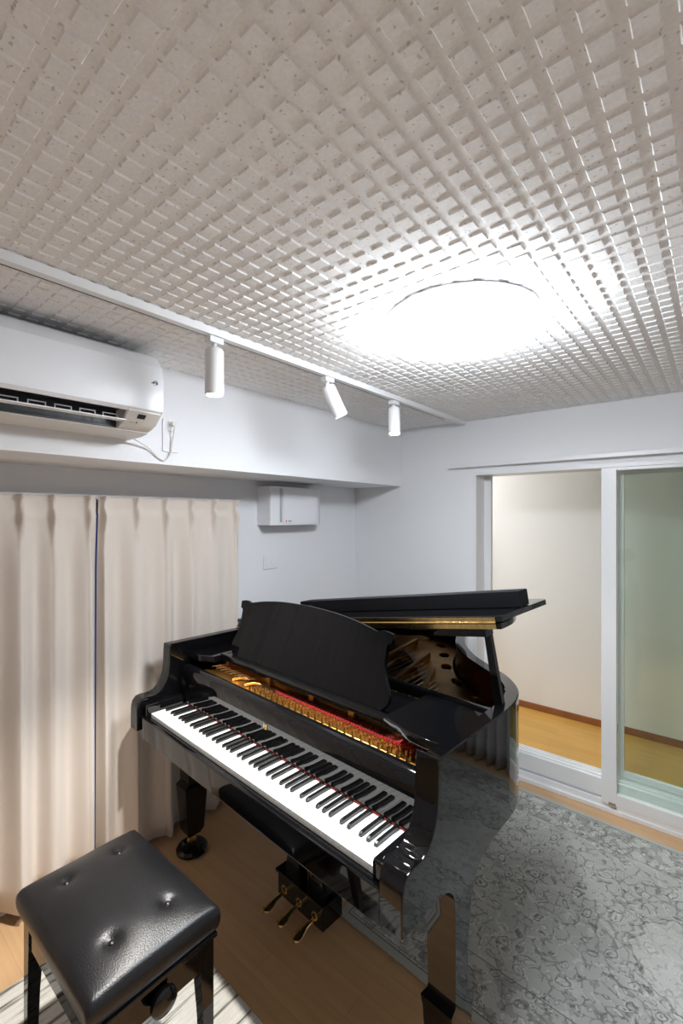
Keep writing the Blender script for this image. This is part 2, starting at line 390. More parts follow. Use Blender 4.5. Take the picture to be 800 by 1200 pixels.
# sliding door panels
def panel_frame(bm, x0, x1, y0, y1, z0, z1, wl, wr, wt, wb):
    abox(bm, x0, x0+wl, y0, y1, z0, z1, .002); abox(bm, x1-wr, x1, y0, y1, z0, z1, .002)
    abox(bm, x0+wl, x1-wr, y0, y1, z1-wt, z1, .002); abox(bm, x0+wl, x1-wr, y0, y1, z0, z0+wb, .002)
d1 = struct(bpy.data.objects.new('door_1', None), 'white framed sliding door with green tinted glass'); COL.objects.link(d1); d1.location = (-.483, YF-.006, 0)
bm = bmesh.new(); panel_frame(bm, 0, 1.03, -.012, .024, .045, 1.822, .070, .06, .016, .060)
fin(bm, 'door_frame', M['white_trim'], d1, True)
box('glass', .068, .975, .004, .010, .100, 1.808, M['glass'], d1)
box('rubber_buffer', .035, .066, -.020, -.0121, .046, .056, M['rubber'], d1)
box('bottom_cover', .0705, 1.03, -.010, .020, 0, .0445, M['white_trim'], d1)
d2 = struct(bpy.data.objects.new('door_2', None), 'inner sliding door seen through the glass'); COL.objects.link(d2); d2.location = (-.42, YF+.075, .16)
bm = bmesh.new(); panel_frame(bm, 0, .95, 0, .022, 0, 1.655, .028, .06, .030, .035)
fin(bm, 'door_frame', M['white_trim'], d2, True)
box('glass', .028, .89, .008, .013, .035, 1.625, M['glass'], d2)

# curtain rail above the doorway
t = thing('curtain_rail', 'slim white curtain rail above the sliding doorway', 'curtain rail', (-1.35, YF-.03, 1.885))
box('rail', 0, 2.35, -.013, .013, -.010, .012, M['white_trim'], t, bev=.002)
box('end_cap', -.012, .002, -.014, .014, -.011, .011, M['white_pl'], t, bev=.003)
for k, x in enumerate((.06, 1.12, 2.25)): box('bracket', x-.012, x+.012, .0, .03, -.006, .014, M['white_pl'], t, bev=.002)

# ------------------------------------------------------------------ curtains
def curtain_mesh(ys, ztop, zbot, depth, seedv, edge0, edge1, header=.085):
    """ys: pleat positions along the run; returns verts in (run, out, z)"""
    rnd = random.Random(seedv)
    per = 26; U = []
    P = [edge0]+ys+[edge1]
    for a, b in zip(P, P[1:]):
        n = per if b-a > .05 else 8
        for k in range(n): U.append(a+(b-a)*k/n)
    U.append(P[-1])
    Z = [0, .012, .03, .05, .07, .085, .10, .13, .18, .25, .35, .5, .65, .8, .95, 1.1, 1.25, 1.4, 1.5, 1.6, 1.7, 1.8]
    H = ztop-zbot; Z = [z*H/1.8 if z > .1 else z for z in Z]; Z[-1] = H
    amp = [rnd.uniform(.8, 1.25) for _ in range(40)]; ph = [rnd.uniform(-.12, .12) for _ in range(40)]
    bm = bmesh.new(); rows = []
    for z in Z:
        row = []; tz = z/H
        for u in U:
            # nearest pleat and cell
            best = min(range(len(ys)), key=lambda i: abs(ys[i]-u)); dy = u-ys[best]
            # soft folds down the cloth: pleat forward, between back
            i = 0
            while i < len(P)-1 and u > P[i+1]: i += 1
            i = min(i, len(P)-2); s = (u-P[i])/(P[i+1]-P[i])
            isp0 = 0 < i; isp1 = i+1 < len(P)-1
            if isp0 and isp1: base = .5+.5*math.cos(2*PI*s)
            elif isp1: base = .5-.5*math.cos(PI*min(1, s)) if not isp0 else 1
            else: base = .5+.5*math.cos(PI*s)
            grow = min(1, max(0, (z-.05)/.22))
            fold = depth*(amp[i]*(.55+.45*tz))*(base-.35)*grow
            fold += grow*.010*math.sin(u*41+ph[i]*20+z*.8)*(.5+.5*tz)
            # pinch pleat ridge at the header
            hd = math.exp(-(dy/.0075)**2)*.045*max(0, 1-max(0, z-.10)/.10) if z < .20 else 0
            if z <= header: hd *= .75+.25*math.cos((z/header)*PI*2)
            out = fold+hd*(1-grow*.3)-(.010*(1-math.exp(-(dy/.03)**2)) if z < header else 0)
            row.append(bm.verts.new((u, out, ztop-z)))
        rows.append(row)
    for a, b in zip(rows, rows[1:]):
        for k in range(len(a)-1): bm.faces.new((a[k], a[k+1], b[k+1], b[k]))
    return bm
def make_curtain(name, xy, rot, run, label, m, group, pleats, e0, e1, zt, zb, depth, seedv):
    bm = curtain_mesh(pleats, zt, zb, depth, seedv, e0, e1)
    o = fin(bm, name, m, smooth=True, ang=180); o.location = (xy[0], xy[1], 0); o.rotation_euler = (0, 0, rot)
    md = o.modifiers.new('thick', 'SOLIDIFY'); md.thickness = .002; md.offset = 0
    tag(o, label, 'curtain', group); return o
# local x runs along +world y, local out (+y) must point to +world x -> rotate -90deg with mirrored run: use rot=-90: local x -> -world y
CX = -2.095
def along_left(ys): return [-y for y in ys][::-1]
pl_left = [-.82, -.66, -.50, -.35, -.19, -.03, .12, .27, .425, .565, .675, .812]
pl_right = [.872, 1.02, 1.165, 1.305, 1.44, 1.580]
make_curtain('curtain', (CX, 0), -PI/2, 1, 'beige pleated curtain panel left of the gap, behind the stool', M['curtain'], 'beige curtains on the left wall', along_left(pl_left), -.848, .95, 1.655, .045, .074, 3)
make_curtain('curtain', (CX+.004, 0), -PI/2, 1, 'beige pleated curtain panel right of the gap, behind the keyboard end', M['curtain'], 'beige curtains on the left wall', along_left(pl_right), -1.61, -.854, 1.655, .012, .055, 9)
gp = [.10+.072*k for k in range(10)]
make_curtain('curtain', (0, YF-.055), 0, 1, 'grey pleated curtain bunched beside the sliding glass door', M['curtain2'], None, [-x for x in gp][::-1], -.83, -.06, 1.875, .02, .075, 5).rotation_euler = (0, 0, PI)
t = thing('curtain_rail', 'white curtain rail over the beige curtains on the left wall', 'curtain rail', (CX-.028, -1.0, 1.650))
box('rail', -.012, .012, 0, 2.64, -.010, .010, M['white_trim'], t, bev=.002)
for y in (.3, 1.2, 2.0, 2.58): box('bracket', -.036, -.005, y-.01, y+.01, .0, .008, M['white_pl'], t)
hk = None
for i, y in enumerate([y+1.0 for y in pl_left+pl_right]):
    if hk is None:
        hk = fin(alathe(bmesh.new(), [(0, -.004), (.004, -.004), (.005, 0), (.004, .004), (0, .004)], (0, 0, 0), 10), 'runner', M['white_pl'], t, True); hk.location = (0, y, -.013)
    else: copy_part(hk, t, (0, y, -.013))

# ------------------------------------------------------------------ air conditioner on the beam
t = thing('air_conditioner', 'white wall air conditioner mounted on the beam above the curtains', 'air conditioner', (-1.74, 0, 0))
AY0, AY1 = .015, .825
body = [(0, 1.862), (.10, 1.864), (.165, 1.876), (.200, 1.888), (.240, 1.924), (.246, 1.930), (.249, 1.98), (.246, 2.04), (.238, 2.085), (.205, 2.125), (.17, 2.143), (0, 2.143)]
# casing profile with the outlet recess cut out along most of its length
def ac_seg(bm, a, b, prof): aprism(bm, prof, 1, a, b)
bm = bmesh.new()
rec = [(0, 1.862), (.10, 1.862), (.150, 1.869), (.150, 1.930), (.215, 1.938), (.234, 1.919), (.240, 1.924), (.246, 1.930), (.249, 1.98), (.246, 2.04), (.238, 2.085), (.205, 2.125), (.17, 2.143), (0, 2.143)]
ac_seg(bm, AY0, .07, body); ac_seg(bm, .07, .705, rec); ac_seg(bm, .705, AY1, body)
fin(bm, 'casing', M['white_pl'], t, smooth=True, ang=28)
box('outlet_recess', .1505, .2150, .071, .704, 1.9285, 1.9365, M['dark'], t)
box('outlet_back', .1503, .1560, .071, .704, 1.870, 1.930, M['dark'], t)
prism('lower_panel', [(.0, 1.859), (.098, 1.859), (.150, 1.8665), (.150, 1.8690), (.10, 1.8615), (0, 1.8615)], 1, AY0+.004, AY1-.004, M['offwhite'], t)
prism('side_panel', [(.152, 1.8695), (.166, 1.8725), (.201, 1.8845), (.240, 1.9195), (.240, 1.923), (.200, 1.8872), (.165, 1.8752), (.152, 1.8725)], 1, .708, AY1-.006, M['offwhite'], t)
bm = bmesh.new(); aprism(bm, [(.196, 1.886), (.212, 1.890), (.212, 1.893), (.196, 1.889)], 1, .075, .715); fin(bm, 'louver', M['white_pl'], t)
lv = None
for k in range(9):
    y = .085+k*.070
    bmx = bmesh.new(); abox(bmx, .190, .194, 0, .003, .889, .909); abox(bmx, .190, .194, .045, .048, .889, .909); abox(bmx, .190, .194, .003, .045, .906, .909)
    if lv is None: lv = fin(bmx, 'vane', M['grey_pl'], t); lv.location = (0, y, 1.0)
    else: bmx.free(); copy_part(lv, t, (0, y, 1.0))
# sensor window and small print on the slanted lower panel
sx = Matrix.Rotation(-math.radians(45), 4, 'Y')
def onslope(name, s0, s1, y0, y1, m, th_=.0012):
    # slope from (.206,1.8815) to (.233,1.909)
    p0 = Vector((.201, 0, 1.8845)); p1 = Vector((.240, 0, 1.9195)); d = (p1-p0); nrm = Vector((d.z, 0, -d.x)).normalized()
    bm = bmesh.new(); vs = []
    for off in (0.0002, th_):
        for s, y in ((s0, y0), (s1, y0), (s1, y1), (s0, y1)): q = p0+d*s+nrm*off; vs.append(bm.verts.new((q.x, y, q.z)))
    for f in ((0,1,2,3), (7,6,5,4), (0,4,5,1), (1,5,6,2), (2,6,7,3), (3,7,4,0)): bm.faces.new([vs[i] for i in f])
    return fin(bm, name, m, t)
onslope('sensor_window', .45, .80, .745, .772, M['dark'])
onslope('indicator_light', .05, .16, .748, .754, M['brass'])
onslope('printed_mark', .05, .14, .727, .744, M['grey_pl'])
# small maker's emblem: a dark wedge and slanted bars
bm = bmesh.new()
X0 = .2462
for tri in ([(.780, 2.022), (.796, 2.034), (.796, 2.022)], [(.798, 2.020), (.806, 2.020), (.806, 2.028), (.798, 2.036)], [(.786, 2.019), (.800, 2.013), (.800, 2.017)]):
    aprism(bm, tri, 0, X0, X0+.0010)
fin(bm, 'emblem', M['dark'], t)
t2 = thing('power_outlet', 'small white wall outlet with plug beside the air conditioner', 'power outlet', (-1.74, .995, 1.945))
box('outlet_plate', 0, .006, -.012, .012, -.030, .014, M['white_pl'], t2, bev=.002)
cyl('plug', (.006, 0, 0), (.030, 0, -.001), .012, M['offwhite'], t2, r1=.009)
tube('power_cable', [(x_, y_+.995, z_+1.945) for x_, y_, z_ in [(.10, -.235, -.084), (.045, -.17, -.088), (.015, -.10, -.11), (.006, -.06, -.142), (.008, -.03, -.150), (.010, -.006, -.12), (.012, .002, -.06), (.031, 0, -.012)]], .0032, M['offwhite'], t)
tube('drain_pipe_line', [(.0035, -.035, .02), (.0035, -.035, -.03), (.0035, -.035, -.105), (.0035, -.033, -.112), (.0035, -.01, -.1125), (.0035, .03, -.113)], .0028, M['white_pl'], t2, sm=3)

# ventilation unit on the left wall
t = thing('ventilation_unit', 'white boxy ventilation unit on the wall under the beam', 'ventilator', (XL, 1.80, 1.51))
bm = bmesh.new()
pr = [(0, 0), (.105, 0), (.118, .006), (.122, .03), (.124, .20), (.122, .39), (.112, .43), (.085, .475), (.05, .495), (0, .50)]
aprism(bm, pr, 2, 0, .235, bev=.004); fin(bm, 'housing', M['white_pl'], t, True)
box('air_slot', .1215, .1255, .075, .092, .018, .222, M['grey_pl'], t)
prism('front_cover', [(.1242, .10), (.1282, .102), (.1282, .385), (.1232, .392)], 2, .012, .222, M['white_pl'], t, bev=.001)
box('indicator_mark', .1280, .1292, .118, .126, .018, .032, M['red_led'], t)
box('printed_mark', .1280, .1290, .140, .165, .020, .030, M['grey_pl'], t)
t = thing('switch_plate', 'small white blank switch plate on the wall under the ventilator', 'switch plate', (XL, 1.907, 1.28))
box('plate', 0, .008, -.058, .058, -.043, .043, M['white_pl'], t, bev=.003)
box('cover', .008, .0115, -.040, .040, -.030, .030, M['white_pl'], t, bev=.0015)
box('button', .0115, .0135, -.008, .016, -.012, .012, M['white_pl'], t, bev=.001)

# ------------------------------------------------------------------ track with spotlights
t = thing('lighting_track', 'long white lighting track running along the ceiling', 'lighting track', (-1.258, -1.2, ZC-.0034))
box('track_body', -.009, .016, 0, 3.93, -.024, 0, M['spotwhite'], t, bev=.001)
box('track_slot', -.016, -.0091, 0, 3.70, -.0235, 0, M['dark'], t)
box('end_cover', -.016, -.0091, 3.701, 3.93, -.0235, 0, M['spotwhite'], t)
SPOT_L = []
def spotlight(y, aim, label, W, L=.150):
    t = thing('spotlight', label, 'spotlight', (-1.258, y, ZC-.0295), 0, 'white track spotlights')
    box('adapter', -.016, .016, -.026, .026, -.020, 0, M['spotwhite'], t, bev=.003)
    cyl('stem', (0, 0, -.020), (0, 0, -.045), .008, M['spotwhite'], t)
    d = Vector(aim).normalized()
    q = d.to_track_quat('-Z', 'Y').to_matrix().to_4x4()
    Mx = Matrix.Translation(Vector((0, 0, -.036))) @ q
    bm = bmesh.new(); alathe(bm, [(0, 0), (.024, 0), (.0285, -.005), (.030, -.012), (.030, -L), (.026, -L), (.026, -L+.008), (0, -L+.008)], (0, 0, 0), 40)
    bmesh.ops.transform(bm, matrix=Mx, verts=bm.verts); fin(bm, 'lamp_head', M['spotwhite'], t, True)
    bm = bmesh.new(); alathe(bm, [(0, 0), (.0255, 0), (.0255, -.003), (0, -.003)], (0, 0, -L+.0075), 32)
    bmesh.ops.transform(bm, matrix=Mx, verts=bm.verts); fin(bm, 'lamp_lens', M['spotface'], t, True)
    ld = bpy.data.lights.new('spot_beam', 'SPOT'); ld.energy = W; ld.spot_size = math.radians(78); ld.spot_blend = .55; ld.shadow_soft_size = .022; ld.color = (1, .96, .90)
    lo = bpy.data.objects.new('spot_beam', ld); COL.objects.link(lo); lo.parent = t
    lo.matrix_local = Mx @ Matrix.Translation(Vector((0, 0, -L-.004)))
    return t
spotlight(.872, (0, 0, -1), 'white track spotlight pointing straight down, nearest the air conditioner', SPOT_W[0])
spotlight(1.425, (.30, .42, -1.05), 'white track spotlight tilted sideways, the middle of the three', SPOT_W[1], .135)
spotlight(1.93, (.14, -.16, -1.2), 'white track spotlight farthest along the track, near the far corner', SPOT_W[2], .135)

# round ceiling lamp
t = thing('ceiling_lamp', 'large round glowing white ceiling lamp', 'ceiling lamp', (-.605, 1.295, ZC-.0034))
bm = bmesh.new(); alathe(bm, [(0, 0), (.218, 0), (.224, -.006), (.224, -.016), (.214, -.018), (0, -.018)], (0, 0, 0), 64); fin(bm, 'lamp_base', M['white_pl'], t, True)
bm = bmesh.new(); alathe(bm, [(.222, -.020), (.226, -.045), (.215, -.062), (.18, -.074), (.11, -.082), (0, -.085)], (0, 0, 0), 64); fin(bm, 'lamp_shade', M['lamp'], t, True)

# ------------------------------------------------------------------ rugs
def rug_mesh(name, hx, hy, m, th_, nx=60, ny=40, seedv=1):
    rnd = random.Random(seedv); bm = bmesh.new()
    abox(bm, -hx, hx, -hy, hy, 0, th_, .003, 2)
    return fin(bm, name, m, smooth=True)
r = rug_mesh('persian_rug', RW, RD, M['rug'], .009)
RA = math.radians(-2.6)
c0 = Vector((-1.150, 1.368)); u = Vector((math.cos(RA), math.sin(RA))); v = Vector((-math.sin(RA), math.cos(RA))); c = c0+u*RW+v*RD
r.location = (c.x, c.y, 0); r.rotation_euler = (0, 0, RA)
tag(r, 'large grey green persian rug with scrolling floral pattern beside the piano', 'rug')
r = rug_mesh('striped_mat', .455, .42, M['mat'], .006)
r.location = (-1.357, .512, 0); r.rotation_euler = (0, 0, math.radians(-1.5))
tag(r, 'white and grey striped mat under the piano stool', 'mat')

# ------------------------------------------------------------------ piano stool
t = thing('piano_stool', 'black leather piano stool with four button tufts', 'stool', (-1.311, .584, .006))
SZ = -.006
def cushion():
    bm = bmesh.new(); hx, hy, z0, zt = .249, .174, .432, .490
    btn = [(-.145, -.077), (-.145, .073), (.145, .073), (.145, -.077)]
    nx, ny = 72, 48; top = {}
    def h(x, y):
        ex = max(0, 1-abs(x)/hx); ey = max(0, 1-abs(y)/hy)
        e = (1-(1-min(1, ex/.07))**2)**.5 if ex < .07 else 1
        e *= (1-(1-min(1, ey/.11))**2)**.5 if ey < .11 else 1
        z = zt-.012*(1-e)+.036*(1-(1-ex)**3)*(1-(1-ey)**3)+.0012*math.sin(31*x+9*y)*math.sin(27*y-8*x)
        for bx, by in btn:
            r = math.hypot(x-bx, y-by); z -= .010*math.exp(-(r/.017)**2)+.004*math.exp(-(r/.045)**2)
        return z
    def rc(x, y):   # round the corners of the plan
        r = .011; ax_, ay_ = abs(x), abs(y)
        if ax_ > hx-r and ay_ > hy-r:
            dx, dy = ax_-(hx-r), ay_-(hy-r); m_ = max(dx, dy); L = math.hypot(dx, dy)
            if L > 1e-9: k = m_/L; dx *= k; dy *= k
            return math.copysign(hx-r+dx, x), math.copysign(hy-r+dy, y)
        return x, y
    g = []
    for i in range(nx+1):
        row = []
        for j in range(ny+1):
            x = -hx+2*hx*i/nx; y = -hy+2*hy*j/ny; X, Y = rc(x, y); row.append(bm.verts.new((X, Y, h(x, y))))
        g.append(row)
    for i in range(nx):
        for j in range(ny): bm.faces.new((g[i][j], g[i+1][j], g[i+1][j+1], g[i][j+1]))
    loop = [g[i][0] for i in range(nx)]+[g[nx][j] for j in range(ny)]+[g[i][ny] for i in range(nx, 0, -1)]+[g[0][j] for j in range(ny, 0, -1)]
    prev = loop
    for k, (s, z) in enumerate(((1.010, .470), (1.012, .455), (1.004, .442), (.99, z0))):
        cur = [bm.verts.new((v.co.x*s, v.co.y*s, z)) for v in loop]
        for a in range(len(loop)): b = (a+1) % len(loop); bm.faces.new((prev[a], prev[b], cur[b], cur[a]))
        prev = cur
    bm.faces.new(prev)
    return bm, btn, h
bm, btn, hf = cushion(); cu = fin(bm, 'seat_cushion', M['leather'], t, True, ang=60); cu.location.z = SZ
b0 = None
for bx, by in btn:
    if b0 is None:
        b0 = fin(alathe(bmesh.new(), [(0, .0045), (.005, .0038), (.0078, .0015), (.008, -.002), (0, -.002)], (0, 0, 0), 20), 'button', M['leather'], t, True); b0.location = (bx, by, hf(bx, by)+SZ+.001)
    else: copy_part(b0, t, (bx, by, hf(bx, by)+SZ+.001))
fx, fy = .238, .157
box('seat_board', -.255, .255, -.158, .158, .419+SZ, .431+SZ, M['black'], t, bev=.002)
for s in (-1, 1):
    prism('side_rail', [(-fx+.03, .335), (fx-.03, .335), (fx-.03, .398), (-fx+.03, .398)], 1, *sorted((s*fy-s*.004, s*fy-s*.022)), M['black'], t, bev=.002).location.z = SZ
    prism('end_rail', [(-fy+.03, .335), (fy-.03, .335), (fy-.03, .398), (-fy+.03, .398)], 0, *sorted((s*fx-s*.004, s*fx-s*.022)), M['black'], t, bev=.002).location.z = SZ
def leg_loft(bm, secs):
    rings = []
    for z, x0, x1, y0, y1 in secs: rings.append([bm.verts.new(p) for p in ((x0, y0, z), (x1, y0, z), (x1, y1, z), (x0, y1, z))])
    for a, b in zip(rings, rings[1:]):
        for k in range(4): bm.faces.new((a[k], a[(k+1) % 4], b[(k+1) % 4], b[k]))
    bm.faces.new(rings[0]); bm.faces.new(rings[-1][::-1])
    return bm
for sx_, sy_ in ((-1, -1), (1, -1), (1, 1), (-1, 1)):
    def sec(z, a, b): 
        xs = sorted((sx_*(fx), sx_*(fx-a))); ys = sorted((sy_*(fy), sy_*(fy-b))); return (z+SZ, xs[0], xs[1], ys[0], ys[1])
    bm = leg_loft(bmesh.new(), [sec(.006, .026, .026), sec(.20, .032, .032), sec(.335, .040, .040), sec(.408, .042, .042), sec(.418, .036, .036)])
    fin(bm, 'leg', M['black'], t)
# lifting mechanism and knob
bm = bmesh.new()
for s in (-1, 1): abox(bm, -.19, .19, s*.09-.008, s*.09+.008, .33+SZ, .418+SZ)
fin(bm, 'lift_mechanism', M['dark'], t)
kb = fin(alathe(bmesh.new(), [(0, 0), (.012, 0), (.013, .010), (.030, .014), (.034, .020), (.033, .030), (.024, .036), (0, .038)], (0, 0, 0), 36), 'knob', M['black'], t, True)
kb.location = (fx-.004, 0, .372+SZ); kb.rotation_euler = (0, PI/2, 0)

# ------------------------------------------------------------------ grand piano
PA = math.radians(-3.9117); PO = Vector((-1.241, .928, 0))
P = thing('grand_piano', 'glossy black baby grand piano with its lid propped slightly open', 'piano', PO, PA)
def wpt(x, y, z): return Vector((PO.x+x*math.cos(PA)-y*math.sin(PA), PO.y+x*math.sin(PA)+y*math.cos(PA), z))
OUT = [(.722, .50), (.712, .58), (.678, .675), (.605, .765), (.50, .84), (.40, .915), (.305, 1.02), (.232, 1.14), (.18, 1.26), (.10, 1.38), (-.03, 1.46), (-.20, 1.50), (-.40, 1.49), (-.58, 1.43), (-.69, 1.30), (-.722, 1.12)]
OC = [(.722, .112), (.722, .30)]+catmull(OUT, 5)+[(-.722, .60), (-.722, .112)]
def offset_poly(P_, d):
    out = []
    n = len(P_)
    for i, p in enumerate(P_):
        a = Vector(P_[max(i-1, 0)]); b = Vector(P_[min(i+1, n-1)]); t_ = (b-a).normalized(); nn = Vector((-t_.y, t_.x))
        q = Vector(p)+nn*d; out.append((q.x, q.y))
    return out
IC = offset_poly(OC, .045)
RT, RB = .988, .655
# rim
bm = bmesh.new(); n = len(OC)
ot = [bm.verts.new((x, y, RT-.003)) for x, y in OC]; ot2 = [bm.verts.new((x, y, RT)) for x, y in offset_poly(OC, .003)]
ob = [bm.verts.new((x, y, RB)) for x, y in OC]
it2 = [bm.verts.new((x, y, RT)) for x, y in offset_poly(OC, .042)]
it = [bm.verts.new((x, y, RT-.003)) for x, y in IC]; ib = [bm.verts.new((x, y, RB)) for x, y in IC]
for i in range(n-1):
    for a, b, mi in ((ob, ot, 0), (ot, ot2, 0), (ot2, it2, 0), (it2, it, 0), (it, ib, 1 if OC[i][0] > -.6 and OC[i][1] > .45 else 0), (ib, ob, 0)):
        f = bm.faces.new((a[i], a[i+1], b[i+1], b[i])); f.material_index = mi
for i in (0, n-1): bm.faces.new((ob[i], ot[i], ot2[i], it2[i], it[i], ib[i]))
fin(bm, 'rim', None, P, True, mats=[M['black'], M['wood_in']], ang=30)
IC2 = [p for p in IC if p[1] > .64]; IC3 = [(.676, .25)]+[p for p in IC if p[1] > .25]+[(-.676, .25)]
prism('bottom_board', IC2, 2, .66, .70, M['black_soft'], P)
prism('soundboard', IC3, 2, .79, .80, M['sound'], P)
# cheeks (arms)
prof = [(-.043, .655), (-.043, .70), (-.042, .745), (-.036, .768), (-.022, .784), (0, .788), (.02, .786), (.040, .788), (.058, .796), (.074, .812), (.088, .836), (.097, .865), (.101, .90), (.102, .95), (.104, RT-.004), (.1055, RT-.001), (.1119, RT-.0005), (.1119, .655)]
for s in (-1, 1): prism('cheek', prof, 0, *sorted((s*.655, s*.7219)), M['black'], P, bev=-.005)
for s in (-1, 1): box('key_block', *sorted((s*.616, s*.6545)), -.018, .151, .69, .765, M['black'], P, bev=.008)
box('keybed', -.654, .654, -.004, .62, .622, .690, M['black'], P, bev=.003)
box('key_slip', -.654, .654, -.030, -.006, .628, .716, M['black'], P, bev=.005)
# keys
KW = 1.2272/52
bm = bmesh.new(); abox(bm, -KW/2+.0005, KW/2-.0005, 0, .150, .7105, .730, .0012, 2)
wk = fin(bm, 'white_key', M['ivory'], P, True)
bm = bmesh.new()
leg_loft(bm, [(.7301, -.0055, .0055, .052, .149), (.738, -.0052, .0052, .0535, .149), (.7415, -.0046, .0046, .060, .149)])
bk = fin(bm, 'black_key', M['ebony'], P); 
for e in bk.data.polygons: e.use_smooth = False
bvm = bk.modifiers.new('b', 'BEVEL'); bvm.width = .0010; bvm.segments = 2
x0 = -1.2272/2
first = [True, True]
for i in range(52):
    loc = (x0+KW*(i+.5), 0, 0)
    if first[0]: wk.location = loc; first[0] = False
    else: copy_part(wk, P, loc)
    # black keys: white index 0 = A; black follows A, C, D, F, G  (A=0,B=1,C=2,D=3,E=4,F=5,G=6)
    k = i % 7
    if i < 51 and k in (0, 2, 3, 5, 6):
        off = {0: .0022, 2: -.0020, 3: .0020, 5: -.0026, 6: 0}[k]
        loc = (x0+KW*(i+1)+off, 0, 0)
        if first[1]: bk.location = loc; first[1] = False
        else: copy_part(bk, P, loc)
box('name_felt', -.6135, .6135, .1502, .1545, .722, .7318, M['felt2'], P)
# fallboard standing open behind the keys
fb = [(.155, .728), (.1555, .78), (.158, .84), (.163, .868), (.171, .882), (.183, .888), (.198, .886), (.202, .876), (.190, .866), (.182, .84), (.178, .728)]
prism('fallboard', catmull(fb, 3, True), 0, -.654, .654, M['black'], P)
fbo = [o for o in P.children if o.name.startswith('fallboard')][0]
# maker's emblem on the fallboard: a small gold lyre of upright forks
bm = bmesh.new(); ex, ez = -.025, .800
for k, (dx, h) in enumerate(((-.006, .018), (0, .023), (.006, .018))):
    abox(bm, ex+dx-.0011, ex+dx+.0011, .1540, .1558, ez+.004, ez+h)
abox(bm, ex-.0075, ex+.0075, .1540, .1558, ez+.010, ez+.0125); abox(bm, ex-.009, ex-.0072, .1540, .1558, ez+.003, ez+.020); abox(bm, ex+.0072, ex+.009, .1540, .1558, ez+.003, ez+.020)
abox(bm, ex-.009, ex+.009, .1540, .1558, ez, ez+.003)
fin(bm, 'emblem', M['brass'], fbo)
box('name_rail', -.654, .654, .205, .222, .80, .872, M['black_soft'], P, bev=.003)
# iron plate with openings
def plate(outer, holes, z0, z1, name, m, parent):
    cv = bpy.data.curves.new(name, 'CURVE'); cv.dimensions = '2D'; cv.fill_mode = 'BOTH'; cv.extrude = (z1-z0)/2; cv.bevel_depth = .003; cv.bevel_resolution = 1
    for pts in [outer]+holes:
        sp = cv.splines.new('POLY'); sp.points.add(len(pts)-1); sp.use_cyclic_u = True
        for q, p in zip(sp.points, pts): q.co = (p[0], p[1], 0, 1)
    tmp = bpy.data.objects.new('tmp', cv); COL.objects.link(tmp)
    dg = bpy.context.evaluated_depsgraph_get(); me = bpy.data.meshes.new_from_object(tmp.evaluated_get(dg)); bpy.data.objects.remove(tmp)
    for v_ in me.vertices: v_.co.z += (z0+z1)/2
    me.name = name; me.materials.clear()
    return link(name, me, m, parent)
def ell(cx_, cy_, rx, ry, rot=0, n=28):
    return [(cx_+rx*math.cos(a)*math.cos(rot)-ry*math.sin(a)*math.sin(rot), cy_+rx*math.cos(a)*math.sin(rot)+ry*math.sin(a)*math.cos(rot)) for a in [2*PI*i/n for i in range(n)]]
def quad(*p): return list(p)
IP = [(x, y) for x, y in offset_poly(OC, .058) if y > .12]
IP = [(.62, .228)]+[p for p in IP if p[1] > .26]+[(-.655, .30), (-.57, .228)]
sx0 = [-.50, -.20, .06, .26, .46]     # strut foot positions
sx1 = [-.50, -.30, -.10, .08, .22]    # strut far ends
sy1 = [1.28, 1.30, 1.22, 1.06, .88]
holes = []
for k in range(4):
    a0, a1 = sx0[k]+.03, sx0[k+1]-.03; b0_, b1_ = sx1[k]+.025, sx1[k+1]-.025; yy = min(sy1[k], sy1[k+1])
    holes.append([(a0, .40), (a1, .40), (a1+(b1_-a1)*.9, .40+(yy-.40)*.86), (b0_+(a0-b0_)*.1, .40+(yy-.40)*.92)])
for e in (ell(-.44, 1.36, .05, .032, .5), ell(-.30, 1.40, .05, .03, .1), ell(-.16, 1.38, .045, .03, -.2), ell(.0, 1.31, .045, .028, -.7), ell(.10, 1.17, .045, .026, -1.0), ell(.20, 1.02, .045, .026, -1.0), ell(.34, .88, .05, .026, -.7), ell(.49, .76, .045, .028, -.55)):
    holes.append(e)
plate(IP, holes, .848, .866, 'iron_plate', M['gold'], P)
# struts
for k in range(5):
    a = Vector((sx0[k], .30)); b = Vector((sx1[k], sy1[k])); d = (b-a).normalized(); nn = Vector((-d.y, d.x))*.011
    bm = bmesh.new(); pts = [a+nn, a-nn, b-nn*.8, b+nn*.8]
    aprism(bm, [(p.x, p.y) for p in pts], 2, .869, .905, bev=.004); fin(bm, 'strut', M['gold'], P, True)
# raised nose plates on the bass side of the tuning area
box('plate_label', -.175, -.105, .238, .256, .8695, .8725, M['brass'], P, bev=.001)
for x in (-.36, -.27): tube('plate_rib', [(x, .235, .874), (x+.02, .262, .880), (x+.055, .285, .876)], .0055, M['gold'], P)
# red felt under the strings
prism('string_felt', [(-.12, .276), (.62, .276), (.62, .300), (-.12, .300)], 2, .8695, .882, M['felt'], P, bev=.003)
box('capo_bar', -.62, .62, .318, .336, .8695, .889, M['gold'], P, bev=.003)
# bridge
bm = bmesh.new(); brp = catmull([(.50, .50), (.38, .62), (.24, .78), (.08, .95), (-.08, 1.08), (-.20, 1.14)], 5)
for a, b in zip(brp, brp[1:]): 
    a = Vector(a); b = Vector(b); d = (b-a).normalized(); nn = Vector((-d.y, d.x))*.012
    aprism(bm, [tuple(a+nn), tuple(a-nn), tuple(b-nn), tuple(b+nn)], 2, .80, .885)
fin(bm, 'bridge', M['sound'], P)
